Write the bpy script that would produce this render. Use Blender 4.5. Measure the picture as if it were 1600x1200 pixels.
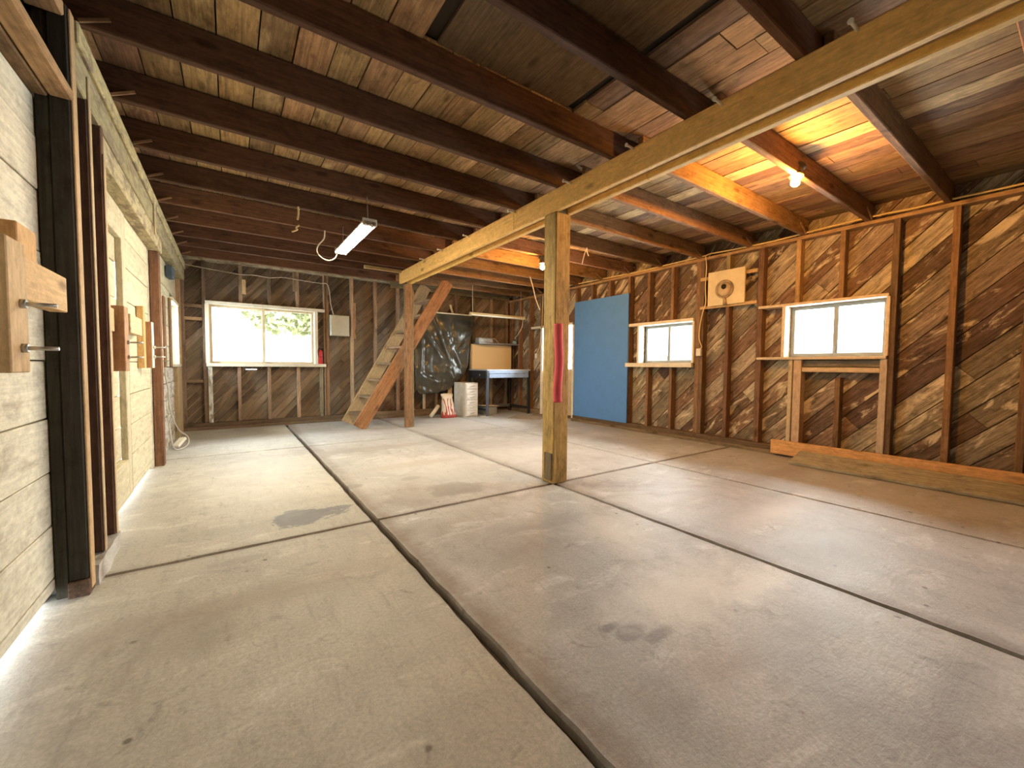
import bpy, bmesh, math, random
from mathutils import Vector, Matrix, noise

random.seed(7)
for o in list(bpy.data.objects):
    bpy.data.objects.remove(o)
SC = bpy.context.scene
COL = SC.collection

# ---------------------------------------------------------------- camera
cam_data = bpy.data.cameras.new('camera')
cam_data.sensor_width = 36.0
cam_data.lens = 636.35 / 1600 * 36.0
cam_data.clip_start = 0.05
cam = bpy.data.objects.new('camera', cam_data)
COL.objects.link(cam)
yaw, pitch, roll = math.radians(34.755), math.radians(2.598), math.radians(0.443)
fw = Vector((math.sin(yaw) * math.cos(pitch), math.cos(yaw) * math.cos(pitch), -math.sin(pitch)))
rt = Vector((math.cos(yaw), -math.sin(yaw), 0))
up = rt.cross(fw)
rt2 = rt * math.cos(roll) + up * math.sin(roll)
up2 = up * math.cos(roll) - rt * math.sin(roll)
M = Matrix((rt2, up2, -fw)).transposed().to_4x4()
M.translation = Vector((0, 0, 1.0))
cam.matrix_world = M
SC.camera = cam

# ---------------------------------------------------------------- exposure, sky, daylight
SC.view_settings.view_transform = 'Standard'
SC.view_settings.look = 'None'
SC.view_settings.gamma = 1.0
SC.view_settings.use_curve_mapping = False
SC.view_settings.exposure = 0.28
SC.cycles.use_denoising = True
SC.cycles.max_bounces = 10
SC.cycles.diffuse_bounces = 6
SC.cycles.transparent_max_bounces = 12
SC.cycles.sample_clamp_indirect = 6.0

w = bpy.data.worlds.new('sky')
SC.world = w
w.use_nodes = True
bg = w.node_tree.nodes['Background']
bg.inputs[0].default_value = (0.93, 0.97, 1.0, 1)
bg.inputs[1].default_value = 8.0


def area(name, loc, target, sx, sy, power, color):
    d = bpy.data.lights.new(name, 'AREA')
    d.shape = 'RECTANGLE'
    d.size, d.size_y, d.energy, d.color = sx, sy, power, color
    o = bpy.data.objects.new(name, d)
    COL.objects.link(o)
    o.location = loc
    o.rotation_euler = (Vector(target) - Vector(loc)).to_track_quat('-Z', 'Z').to_euler()
    return o


DAY = (0.97, 0.99, 0.98)
SKYP = 105
area('daylight', (5.60, 1.62, 1.41), (0, 1.62, 1.25), 0.60, 0.95, SKYP, DAY)       # right wall, near window
area('daylight', (5.60, 3.61, 1.34), (0, 3.61, 1.2), 0.60, 0.95, SKYP, DAY)        # right wall, middle window
area('daylight', (5.60, 5.95, 1.38), (0, 5.95, 1.2), 0.85, 0.8, SKYP * .7, DAY)     # side door glass
area('daylight', (5.60, -0.85, 1.41), (0, -0.85, 1.1), 0.9, 1.3, SKYP * .2, DAY)   # unseen window added behind the camera to light left door and floor
area('daylight', (0.5, 8.6, 2.6), (0.5, 6.0, 0.6), 1.6, 1.0, SKYP * 1.4, DAY)     # sky above the back window
area('daylight', (-0.95, 7.1, 1.4), (2, 7.0, 1.2), 0.75, 0.6, SKYP * .35, DAY)      # left window


# ---------------------------------------------------------------- materials
def nt(name):
    m = bpy.data.materials.new(name)
    m.use_nodes = True
    t = m.node_tree
    return m, t, t.nodes, t.links, t.nodes['Principled BSDF']


def N(t, typ, **kw):
    n = t.nodes.new(typ)
    for k, v in kw.items():
        setattr(n, k, v)
    return n


def mixc(t, a, b, f, mode='MIX'):
    n = N(t, 'ShaderNodeMix', data_type='RGBA', blend_type=mode)
    for sock, v in ((n.inputs[6], a), (n.inputs[7], b), (n.inputs[0], f)):
        if hasattr(v, 'links'):
            t.links.new(v, sock)
        else:
            sock.default_value = v if not isinstance(v, tuple) else (*v[:3], 1)
    return n.outputs[2]


def ramp(t, fac, p0, p1, c0=(0, 0, 0), c1=(1, 1, 1)):
    n = N(t, 'ShaderNodeValToRGB')
    t.links.new(fac, n.inputs[0])
    e = n.color_ramp.elements
    e[0].position, e[1].position = p0, p1
    e[0].color, e[1].color = (*c0, 1), (*c1, 1)
    return n.outputs[0]


def nz(t, vec, scale, detail=4, rough=.55, dist=0):
    n = N(t, 'ShaderNodeTexNoise')
    t.links.new(vec, n.inputs['Vector'])
    n.inputs['Scale'].default_value = scale
    n.inputs['Detail'].default_value = detail
    n.inputs['Roughness'].default_value = rough
    n.inputs['Distortion'].default_value = dist
    return n.outputs[0]


def rnd_coords(t):
    tc = N(t, 'ShaderNodeTexCoord')
    oi = N(t, 'ShaderNodeObjectInfo')
    mul = N(t, 'ShaderNodeMath', operation='MULTIPLY')
    t.links.new(oi.outputs['Random'], mul.inputs[0])
    mul.inputs[1].default_value = 91.7
    add = N(t, 'ShaderNodeVectorMath', operation='ADD')
    t.links.new(tc.outputs['Object'], add.inputs[0])
    t.links.new(mul.outputs[0], add.inputs[1])
    return add.outputs[0], oi, tc


def mapping(t, vec, s):
    n = N(t, 'ShaderNodeMapping')
    t.links.new(vec, n.inputs['Vector'])
    n.inputs['Scale'].default_value = s
    return n.outputs[0]


def bump(t, b, h, strength, dist=.01):
    n = N(t, 'ShaderNodeBump')
    n.inputs['Strength'].default_value = strength
    n.inputs['Distance'].default_value = dist
    t.links.new(h, n.inputs['Height'])
    t.links.new(n.outputs[0], b.inputs['Normal'])


def wood(name, lo=.55, hi=1.25, patch=None, patch_lo=.5, patch_hi=.62, pscale=2.5, dark=.5, rough=.75, knots=True, vary=.35):
    """wood whose tint comes from the object's colour; grain runs along local X"""
    m, t, n, l, b = nt(name)
    vec, oi, tc = rnd_coords(t)
    g = nz(t, mapping(t, vec, (2.0, 44, 44)), 1.5, 6, .66, .5)
    grain = ramp(t, g, .3, .72, (lo,) * 3, (hi,) * 3)
    c = mixc(t, oi.outputs['Color'], grain, 1.0, 'MULTIPLY')
    spk = ramp(t, nz(t, mapping(t, vec, (.6, 1, 1)), 34, 5, .75), .3, .72, (.78,) * 3, (1.2,) * 3)
    c = mixc(t, c, spk, 1.0, 'MULTIPLY')
    # piece-to-piece tone
    v = N(t, 'ShaderNodeMapRange')
    l.new(oi.outputs['Random'], v.inputs[0])
    v.inputs[3].default_value, v.inputs[4].default_value = 1 - vary, 1 + vary
    c = mixc(t, c, v.outputs[0], 1.0, 'MULTIPLY')
    big = nz(t, mapping(t, vec, (1, 3, 3)), pscale, 5, .65, .6)
    if patch:
        c = mixc(t, c, patch, ramp(t, big, patch_lo, patch_hi))
        c = mixc(t, c, grain, .5, 'MULTIPLY')
    dk = nz(t, mapping(t, vec, (1, 2.2, 2.2)), 5.5, 5, .7, .3)
    dkc = ramp(t, dk, .52, .75, (1, 1, 1), (dark, dark * .93, dark * .88))
    c = mixc(t, c, dkc, 1.0, 'MULTIPLY')
    if knots:
        vo = N(t, 'ShaderNodeTexVoronoi')
        l.new(mapping(t, vec, (2.2, 6, 6)), vo.inputs['Vector'])
        vo.inputs['Scale'].default_value = 1.0
        kn = ramp(t, vo.outputs['Distance'], .07, .16, (.35, .3, .26), (1, 1, 1))
        c = mixc(t, c, kn, .8, 'MULTIPLY')
    l.new(c, b.inputs['Base Color'])
    b.inputs['Roughness'].default_value = rough
    b.inputs['Specular IOR Level'].default_value = .25
    bump(t, b, g, .35, .006)
    return m


def plain(name, col, rough=.5, metal=0.0, spec=.4, var=.12, scale=9, bmp=0.0, usecol=False):
    m, t, n, l, b = nt(name)
    vec, oi, tc = rnd_coords(t)
    f = nz(t, vec, scale, 5, .6)
    base = oi.outputs['Color'] if usecol else col
    c = mixc(t, base, ramp(t, f, .3, .7, (1 - var,) * 3, (1 + var,) * 3), 1.0, 'MULTIPLY')
    l.new(c, b.inputs['Base Color'])
    b.inputs['Roughness'].default_value = rough
    b.inputs['Metallic'].default_value = metal
    b.inputs['Specular IOR Level'].default_value = spec
    if bmp:
        bump(t, b, nz(t, vec, scale * 2.5, 4), bmp, .004)
    return m


def emit(name, col, strength):
    m, t, n, l, b = nt(name)
    b.inputs['Base Color'].default_value = (*col, 1)
    b.inputs['Emission Color'].default_value = (*col, 1)
    b.inputs['Emission Strength'].default_value = strength
    return m


W_OLD = wood('old_brown_wood', dark=.45)
W_SHEATH = wood('weathered_sheathing', .5, 1.3, (.70, .60, .42), .55, .63, 2.6, .28, .85)
W_BACK = wood('dusty_sheathing', .6, 1.2, (.36, .28, .18), .5, .75, 1.5, .55, .85, False)
W_CEIL = wood('ceiling_wood', .62, 1.22, (.60, .43, .22), .6, .7, 1.3, .42, .75, True, .3)
W_NEW = wood('yellow_pine', .8, 1.12, None, dark=.72, rough=.6, vary=.1)
W_WHITE = wood('worn_white_paint', .86, 1.06, (.50, .46, .36), .66, .8, 3.2, .62, .7, False, .06)
W_PEEL = wood('peeling_whitewash', .8, 1.05, (.30, .24, .17), .48, .6, 6, .5, .85, False, .1)
PAINT = plain('trim_paint', (.76, .74, .66), .45, usecol=True)
DARK = plain('black_building_paper', (.05, .04, .03), .9)
TAN = plain('lit_gap_backing', (.62, .52, .36), .9)  # pale tone paints lit board edges into the back wall gaps
STEEL = plain('galvanised_steel', (.55, .54, .5), .35, .9)
ALU = plain('window_aluminium', (.30, .33, .33), .45, .1)
SPIKE = plain('bright_nail', (.78, .76, .68), .4, .3, var=.05)
RUB = plain('wire_jacket', (.8, .75, .6), .5, usecol=True, var=.05)
GEN = plain('painted_surface', (.8, .8, .8), .5, usecol=True, var=.08)
MATT = plain('matt_surface', (.8, .8, .8), .85, usecol=True, var=.15)
METALC = plain('painted_metal', (.3, .4, .6), .35, .2, usecol=True, var=.08)


def glass_mat():
    m, t, n, l, b = nt('window_glass')
    n.remove(b)
    tr = N(t, 'ShaderNodeBsdfTransparent')
    tr.inputs[0].default_value = (.96, .98, .97, 1)
    gl = N(t, 'ShaderNodeBsdfGlossy')
    gl.inputs['Roughness'].default_value = .05
    fr = N(t, 'ShaderNodeFresnel')
    fr.inputs[0].default_value = 1.35
    mx = N(t, 'ShaderNodeMixShader')
    l.new(fr.outputs[0], mx.inputs[0])
    l.new(tr.outputs[0], mx.inputs[1])
    l.new(gl.outputs[0], mx.inputs[2])
    l.new(mx.outputs[0], n['Material Output'].inputs[0])
    return m


GLASS = glass_mat()


def concrete():
    m, t, n, l, b = nt('concrete')
    geo = N(t, 'ShaderNodeNewGeometry')
    P = geo.outputs['Position']
    big = nz(t, P, .8, 6, .62, .6)
    mid = nz(t, mapping(t, P, (1, 2.2, 1)), 2.6, 7, .66, .5)
    fine = nz(t, P, 75, 5, .75)
    streak = nz(t, mapping(t, P, (7, 1.2, 1)), 3.2, 6, .7, .3)
    c = ramp(t, big, .36, .66, (.39, .38, .36), (.56, .55, .525))
    c = mixc(t, c, (.66, .655, .635), ramp(t, mid, .55, .72))
    c = mixc(t, c, (.30, .27, .25), mixc(t, (0, 0, 0), ramp(t, streak, .52, .74), .55))
    c = mixc(t, c, (.36, .34, .33), mixc(t, (0, 0, 0), ramp(t, nz(t, P, 1.7, 4, .6), .55, .7), .5))
    oi = N(t, 'ShaderNodeObjectInfo')
    c = mixc(t, c, oi.outputs['Color'], 1.0, 'MULTIPLY')
    c = mixc(t, c, (.25, .225, .205), mixc(t, (0, 0, 0), ramp(t, nz(t, P, 6.5, 7, .75, 1.2), .56, .70), .75))
    c = mixc(t, c, (.30, .27, .25), mixc(t, (0, 0, 0), ramp(t, nz(t, P, 1.1, 6, .7, .8), .54, .66), .7))
    c = mixc(t, c, ramp(t, fine, .3, .7, (.76,) * 3, (1.15,) * 3), 1.0, 'MULTIPLY')
    # oil specks
    vo = N(t, 'ShaderNodeTexVoronoi')
    l.new(P, vo.inputs['Vector'])
    vo.inputs['Scale'].default_value = 6.5
    sp = ramp(t, vo.outputs['Distance'], .04, .09, (.35, .32, .3), (1, 1, 1))
    msk = ramp(t, nz(t, P, 1.4, 3), .44, .52)
    c = mixc(t, c, mixc(t, (1, 1, 1), sp, msk), 1.0, 'MULTIPLY')
    # dirt worn in along the slab joints
    sx = N(t, 'ShaderNodeSeparateXYZ')
    l.new(P, sx.inputs[0])
    for xj, wd, ax in ((.80, .10, 0), (2.28, .09, 0), (2.61, .05, 1)):
        d = N(t, 'ShaderNodeMath', operation='SUBTRACT')
        l.new(sx.outputs[ax], d.inputs[0])
        d.inputs[1].default_value = xj
        ab = N(t, 'ShaderNodeMath', operation='ABSOLUTE')
        l.new(d.outputs[0], ab.inputs[0])
        dn = N(t, 'ShaderNodeMath', operation='MULTIPLY_ADD')
        l.new(nz(t, P, 5, 6, .75), dn.inputs[0])
        dn.inputs[1].default_value = wd * 2.2
        l.new(ab.outputs[0], dn.inputs[2])
        mr = N(t, 'ShaderNodeMapRange')
        l.new(dn.outputs[0], mr.inputs[0])
        mr.inputs[1].default_value, mr.inputs[2].default_value = wd * 1.0, wd * 2.1
        mr.inputs[3].default_value, mr.inputs[4].default_value = .75, 0
        c = mixc(t, c, (.22, .17, .13), mr.outputs[0])
    # stains and pale patches with a shape of their own
    edge = nz(t, P, 5.0, 6, .75, .4)
    for (x, y, rx, ry, col, amt, hard) in STAINS_AND_PATCHES:
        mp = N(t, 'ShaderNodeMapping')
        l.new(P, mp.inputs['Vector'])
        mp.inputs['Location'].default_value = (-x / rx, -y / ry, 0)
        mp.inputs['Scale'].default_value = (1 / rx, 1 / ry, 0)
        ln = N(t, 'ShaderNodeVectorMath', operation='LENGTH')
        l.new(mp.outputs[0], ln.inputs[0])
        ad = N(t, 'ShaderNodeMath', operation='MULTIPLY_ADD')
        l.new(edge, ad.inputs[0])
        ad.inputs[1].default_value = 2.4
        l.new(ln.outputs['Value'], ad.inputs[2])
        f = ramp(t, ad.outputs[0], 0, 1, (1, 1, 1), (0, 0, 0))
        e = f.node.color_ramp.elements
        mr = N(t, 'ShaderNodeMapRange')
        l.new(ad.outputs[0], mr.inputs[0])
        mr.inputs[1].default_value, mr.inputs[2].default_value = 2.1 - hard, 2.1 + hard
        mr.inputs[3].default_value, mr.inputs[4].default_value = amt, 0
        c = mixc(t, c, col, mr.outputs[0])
        n.remove(f.node)
    l.new(c, b.inputs['Base Color'])
    rr = N(t, 'ShaderNodeMapRange')
    l.new(mid, rr.inputs[0])
    rr.inputs[3].default_value, rr.inputs[4].default_value = .38, .62
    l.new(rr.outputs[0], b.inputs['Roughness'])
    b.inputs['Specular IOR Level'].default_value = .4
    ad = N(t, 'ShaderNodeMath', operation='ADD')
    l.new(nz(t, mapping(t, P, (16, 60, 1)), 1.0, 5, .65), ad.inputs[0])
    l.new(fine, ad.inputs[1])
    bump(t, b, ad.outputs[0], .3, .006)
    return m


STAINS_AND_PATCHES = [  # x, y, rx, ry, colour, amount, softness
    (.40, 2.93, .22, .17, (.16, .16, .17), .88, .10),
    (.55, 2.99, .14, .045, (.17, .17, .18), .85, .1),
    (1.48, 2.93, .24, .19, (.20, .19, .185), .8, .18),
    (1.30, 3.42, .10, .06, (.22, .21, .2), .7, .15),
    (.80, 3.45, .09, .07, (.2, .19, .18), .7, .15),
    (1.5, 3.9, .5, .12, (.36, .31, .27), .6, .3),
    (1.35, 4.9, .8, .16, (.34, .31, .29), .65, .3),
    (1.22, .965, .085, .05, (.17, .165, .17), .8, .22),
    (1.30, .90, .09, .035, (.19, .18, .18), .75, .2),
    (1.17, 1.03, .06, .03, (.19, .18, .18), .75, .2),
    (1.25, 1.75, .22, .14, (.24, .235, .235), .7, .7),
    (1.55, 1.95, .45, .12, (.26, .25, .25), .65, .6),
    (1.72, .60, .28, .10, (.27, .265, .255), .7, .8),
    (1.50, .42, .16, .12, (.26, .25, .235), .7, .8),
    (1.82, .22, .35, .06, (.26, .25, .235), .7, .8),
    (1.30, .68, .14, .09, (.33, .28, .24), .6, .7),
    (1.0, .70, .12, .2, (.27, .26, .245), .55, .8),
    (2.74, .84, .35, .16, (.27, .262, .255), .7, .8),
    (2.9, 1.35, .5, .18, (.31, .285, .28), .6, .8),
    (4.2, 1.7, 1.2, .14, (.30, .26, .23), .6, .7),
    (.02, 2.02, .55, .10, (.34, .29, .24), .6, .6),
    (-.1, 1.86, .16, .12, (.27, .25, .2), .5, .6),
    (.0, 2.45, .12, .05, (.3, .27, .24), .5, .2),
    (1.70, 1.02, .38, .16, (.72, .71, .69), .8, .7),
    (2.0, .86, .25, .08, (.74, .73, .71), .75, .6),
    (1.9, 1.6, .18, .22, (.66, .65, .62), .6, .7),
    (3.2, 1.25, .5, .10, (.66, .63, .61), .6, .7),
    (.25, 4.2, .4, .7, (.64, .63, .60), .5, .8),  # from here on broad paler patches of the mid floor
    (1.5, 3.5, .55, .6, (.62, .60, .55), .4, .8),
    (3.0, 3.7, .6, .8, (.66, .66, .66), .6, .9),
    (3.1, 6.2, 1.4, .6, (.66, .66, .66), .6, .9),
]
CONC = concrete()


# ---------------------------------------------------------------- builders
def link(name, mesh, mat=None, parent=None, col=None, mw=None):
    o = bpy.data.objects.new(name, mesh)
    COL.objects.link(o)
    if mat and not mesh.materials:
        mesh.materials.append(mat)
    if parent is not None:
        o.parent = parent
        o.matrix_parent_inverse = parent.matrix_basis.inverted()
    if mw is not None:
        o.matrix_basis = mw
    if col:
        o.color = (*col, 1)
    return o


def bm_mesh(bm, name='m'):
    me = bpy.data.meshes.new(name)
    bmesh.ops.recalc_face_normals(bm, faces=bm.faces)
    bm.to_mesh(me)
    bm.free()
    return me


def tag(o, label, cat, group=None):
    o['label'] = label
    o['category'] = cat
    if group:
        o['group'] = group
    return o


def struct(o, label=None):
    o['kind'] = 'structure'
    if label:
        o['label'] = label
    return o


def empty(name, loc):
    o = bpy.data.objects.new(name, None)
    COL.objects.link(o)
    o.empty_display_size = .1
    o.matrix_basis = Matrix.Translation(loc)
    return o


_cache = {}


def box_mesh(lx, ly, lz, bev, mat):
    k = (round(lx, 3), round(ly, 3), round(lz, 3), bev, mat.name)
    if k in _cache:
        return _cache[k]
    bm = bmesh.new()
    bmesh.ops.create_cube(bm, size=1)
    bmesh.ops.scale(bm, vec=(lx, ly, lz), verts=bm.verts)
    if bev:
        bmesh.ops.bevel(bm, geom=bm.edges[:], offset=min(bev, lx * .3, ly * .3, lz * .3), segments=1, affect='EDGES')
    me = bm_mesh(bm, 'piece')
    me.materials.append(mat)
    _cache[k] = me
    return me


def timber(name, p0, p1, width, thick, wdir, mat, col=None, parent=None, bev=.004):
    """box running p0->p1 (centre line); width along wdir, thickness along the third axis"""
    p0, p1 = Vector(p0), Vector(p1)
    X = (p1 - p0).normalized()
    Y = Vector(wdir)
    Y = (Y - X * Y.dot(X)).normalized()
    Z = X.cross(Y)
    m = Matrix((X, Y, Z)).transposed().to_4x4()
    m.translation = (p0 + p1) / 2
    return link(name, box_mesh((p1 - p0).length, width, thick, bev, mat), None, parent, col, m)


def block(name, x0, x1, y0, y1, z0, z1, mat, col=None, parent=None, bev=.004, axis=None):
    """axis-aligned box; the grain (local X) follows the longest side"""
    d = [x1 - x0, y1 - y0, z1 - z0]
    a = axis if axis is not None else d.index(max(d))
    c = Vector(((x0 + x1) / 2, (y0 + y1) / 2, (z0 + z1) / 2))
    e = Vector([1.0 if i == a else 0 for i in range(3)])
    wa = (a + 1) % 3
    wd = Vector([1.0 if i == wa else 0 for i in range(3)])
    h = e * d[a] / 2
    return timber(name, c - h, c + h, d[wa], d[(a + 2) % 3], wd, mat, col, parent, bev)


def tube_bm(bm, pts, r, seg=6, cap=True):
    pts = [Vector(p) for p in pts]
    rings = []
    n0 = None
    for i, p in enumerate(pts):
        d = (pts[min(i + 1, len(pts) - 1)] - pts[max(i - 1, 0)]).normalized()
        if n0 is None:
            n0 = d.orthogonal().normalized()
        n0 = (n0 - d * n0.dot(d))
        n0 = n0.normalized() if n0.length > 1e-6 else d.orthogonal().normalized()
        b = d.cross(n0)
        rr = r[i] if isinstance(r, (list, tuple)) else r
        rings.append([bm.verts.new(p + (n0 * math.cos(2 * math.pi * k / seg) + b * math.sin(2 * math.pi * k / seg)) * rr) for k in range(seg)])
    for a, b in zip(rings, rings[1:]):
        for k in range(seg):
            f = bm.faces.new((a[k], a[(k + 1) % seg], b[(k + 1) % seg], b[k]))
            f.smooth = True
    if cap:
        bm.faces.new(rings[0])
        bm.faces.new(rings[-1])


def smooth_path(pts, n=6):
    pts = [Vector(p) for p in pts]
    out = []
    for i in range(len(pts) - 1):
        p0, p1, p2, p3 = pts[max(i - 1, 0)], pts[i], pts[i + 1], pts[min(i + 2, len(pts) - 1)]
        for k in range(n):
            t = k / n
            out.append(.5 * ((2 * p1) + (p2 - p0) * t + (2 * p0 - 5 * p1 + 4 * p2 - p3) * t * t + (3 * p1 - p0 - 3 * p2 + p3) * t ** 3))
    out.append(pts[-1])
    return out


def tube(name, pts, r, mat, col=None, parent=None, seg=6, smooth=True):
    bm = bmesh.new()
    tube_bm(bm, smooth_path(pts) if smooth else pts, r, seg)
    return link(name, bm_mesh(bm, name), mat, parent, col)


def lathe(name, prof, mat, col=None, parent=None, mw=None, seg=20):
    """profile [(r, z)] turned about local Z"""
    bm = bmesh.new()
    rings = []
    for r, z in prof:
        rings.append([bm.verts.new((r * math.cos(2 * math.pi * k / seg), r * math.sin(2 * math.pi * k / seg), z)) for k in range(seg)])
    for a, b in zip(rings, rings[1:]):
        for k in range(seg):
            bm.faces.new((a[k], a[(k + 1) % seg], b[(k + 1) % seg], b[k])).smooth = True
    bm.faces.new(rings[0])
    bm.faces.new(rings[-1])
    bmesh.ops.remove_doubles(bm, verts=bm.verts, dist=1e-5)
    return link(name, bm_mesh(bm, name), mat, parent, col, mw)


def boxes_mesh(name, lst, mat, parent=None, col=None):
    bm = bmesh.new()
    for (x0, x1, y0, y1, z0, z1) in lst:
        r = bmesh.ops.create_cube(bm, size=1)
        for v in r['verts']:
            v.co = Vector(((x0 + x1) / 2 + v.co.x * (x1 - x0), (y0 + y1) / 2 + v.co.y * (y1 - y0), (z0 + z1) / 2 + v.co.z * (z1 - z0)))
    return link(name, bm_mesh(bm, name), mat, parent, col)


def clip(poly, a, b, c):
    """keep a*u+b*v<=c"""
    out = []
    for i in range(len(poly)):
        p, q = poly[i], poly[(i + 1) % len(poly)]
        dp, dq = a * p[0] + b * p[1] - c, a * q[0] + b * q[1] - c
        if dp <= 0:
            out.append(p)
        if (dp < 0 < dq) or (dq < 0 < dp):
            s = dp / (dp - dq)
            out.append((p[0] + (q[0] - p[0]) * s, p[1] + (q[1] - p[1]) * s))
    return out


def minus_rects(poly, rects):
    polys = [poly]
    for (u0, u1, v0, v1) in rects:
        nxt = []
        for p in polys:
            nxt.append(clip(p, 1, 0, u0))
            nxt.append(clip(p, -1, 0, -u1))
            mid = clip(clip(p, 1, 0, u1), -1, 0, -u0)
            nxt.append(clip(mid, 0, 1, v0))
            nxt.append(clip(mid, 0, -1, -v1))
        polys = [p for p in nxt if len(p) > 2 and abs(parea(p)) > 2e-4]
    return polys


def parea(p):
    return .5 * sum(p[i][0] * p[(i + 1) % len(p)][1] - p[(i + 1) % len(p)][0] * p[i][1] for i in range(len(p)))


def grid_wall(name, axis, pos, t, u0, u1, v0, v1, holes, mat):
    """flat sheet (thickness t, going outward) with rectangular holes; axis 0: wall at X=pos (u=Y), axis 1: wall at Y=pos (u=X)"""
    us = sorted({u0, u1, *[x for h in holes for x in h[:2]]})
    vs = sorted({v0, v1, *[x for h in holes for x in h[2:]]})
    lst = []
    for a, b in zip(us, us[1:]):
        for c, d in zip(vs, vs[1:]):
            m = ((a + b) / 2, (c + d) / 2)
            if any(h[0] < m[0] < h[1] and h[2] < m[1] < h[3] for h in holes):
                continue
            p = sorted((pos, pos + t))
            lst.append((p[0], p[1], a, b, c, d) if axis == 0 else (a, b, p[0], p[1], c, d))
    return boxes_mesh(name, lst, mat)


def diagonal_boards(parent, axis, pos, out, u0, u1, v0, v1, holes, bw, ang, gap, thick, mat, colf, sgn, seglen, lip=0):
    """diagonal sheathing: every board its own piece. sgn=+1: boards rise with +u, -1: rise with -u"""
    ca, sa = math.cos(ang), math.sin(ang)
    D = (sgn * ca, sa)                    # along the board
    Pn = (-sgn * sa, ca)                  # across the board (upwards)
    cs = [Pn[0] * u + Pn[1] * v for u in (u0, u1) for v in (v0, v1)]
    al = [D[0] * u + D[1] * v for u in (u0, u1) for v in (v0, v1)]
    s = min(cs) - random.random() * bw
    while s < max(cs):
        a0 = min(al) - random.uniform(0, seglen)
        while a0 < max(al):
            L = seglen * random.uniform(.75, 1.3)
            a1 = a0 + L
            quad = [(a0 + .002, s + gap / 2), (a1 - .002, s + gap / 2), (a1 - .002, s + bw - gap / 2), (a0 + .002, s + bw - gap / 2)]
            uv = [(D[0] * a + Pn[0] * q, D[1] * a + Pn[1] * q) for a, q in quad]
            p = clip(clip(clip(clip(uv, 1, 0, u1), -1, 0, -u0), 0, 1, v1), 0, -1, -v0)
            if len(p) > 2 and abs(parea(p)) > 4e-4:
                pieces = minus_rects(p, holes)
                if pieces:
                    ac, sc = (max(a0, min(al)) + min(a1, max(al))) / 2, s + bw / 2
                    dz = random.uniform(0, .003)
                    bm = bmesh.new()
                    for pc in pieces:
                        lo, hi = [], []
                        for (u, v) in pc:
                            a, q = D[0] * u + D[1] * v - ac, Pn[0] * u + Pn[1] * v - sc
                            tz = lip * (-q / bw + .5)
                            lo.append(bm.verts.new((a, q, 0)))
                            hi.append(bm.verts.new((a, q, thick + dz + tz)))
                        bm.faces.new(lo)
                        bm.faces.new(hi)
                        for i in range(len(lo)):
                            j = (i + 1) % len(lo)
                            bm.faces.new((lo[i], lo[j], hi[j], hi[i]))
                    uc, vc = D[0] * ac + Pn[0] * sc, D[1] * ac + Pn[1] * sc
                    if axis == 0:
                        X, Y, Z = Vector((0, D[0], D[1])), Vector((0, Pn[0], Pn[1])), Vector((out, 0, 0))
                        T = Vector((pos, uc, vc))
                    else:
                        X, Y, Z = Vector((D[0], 0, D[1])), Vector((Pn[0], 0, Pn[1])), Vector((0, out, 0))
                        T = Vector((uc, pos, vc))
                    m = Matrix((X, Y, Z)).transposed().to_4x4()
                    m.translation = T
                    link('sheathing_board', bm_mesh(bm, 'sheathing_board'), mat, parent, colf(), m)
            a0 = a1
        s += bw


def jit(c, a=.15):
    k = 1 + random.uniform(-a, a)
    return tuple(min(1, x * k * (1 + random.uniform(-.04, .04))) for x in c)


def tone(c, a=.05):
    k = 1 + random.uniform(-a, a)
    return tuple(x * k for x in c)


# ================================================================= FLOOR
floor = struct(boxes_mesh('floor', [(-.72, 5.45, -2.6, 7.9, -.30, -.045)], plain('joint_dirt', (.10, .075, .05), .95, var=.4, scale=30, bmp=.6)))


def slab(x0, x1, y0, y1, tone, rough_edges=.004):
    bm = bmesh.new()
    pts = []

    def run(a, b):
        n = max(2, int((Vector(b) - Vector(a)).length / .09))
        for i in range(n):
            f = i / n
            p = Vector(a) * (1 - f) + Vector(b) * f
            if i:
                p += Vector((random.uniform(-1, 1), random.uniform(-1, 1))) * rough_edges
            pts.append(p)
    run((x0, y0), (x1, y0)); run((x1, y0), (x1, y1)); run((x1, y1), (x0, y1)); run((x0, y1), (x0, y0))
    cx, cy = (x0 + x1) / 2, (y0 + y1) / 2
    top = [bm.verts.new((p.x + (cx - p.x) * .007, p.y + (cy - p.y) * .005, 0)) for p in pts]
    mid = [bm.verts.new((p.x, p.y, -.012 - random.random() * .006)) for p in pts]
    bot = [bm.verts.new((p.x, p.y, -.05)) for p in pts]
    bm.faces.new(top)
    for A, B in ((top, mid), (mid, bot)):
        for i in range(len(A)):
            j = (i + 1) % len(A)
            bm.faces.new((A[i], B[i], B[j], A[j]))
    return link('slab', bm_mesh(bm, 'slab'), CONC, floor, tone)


XJ = [(-.70, .733), (.768, 2.235), (2.262, 3.62), (3.64, 5.44)]
YJ = [(-2.6, -.25), (-.23, 2.60), (2.62, 5.44), (5.455, 7.88)]
for x0, x1 in XJ:
    for y0, y1 in YJ:
        slab(x0, x1, y0, y1, (1.0, .985, .91) if x0 < 0 else random.choice([(.96, .995, 1.03), (1.0, 1.03, 1.07), (.98, 1.0, 1.03)]))

ground = struct(boxes_mesh('ground', [(-40, -.72, -40, 50, -.4, -.06), (-.72, 46, 7.9, 50, -.4, -.06), (5.45, 46, -40, 7.9, -.4, -.06), (-.72, 5.45, -40, -2.6, -.4, -.06)],
                           plain('pale_gravel', (.62, .58, .5), .95, var=.2, scale=3)))

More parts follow.
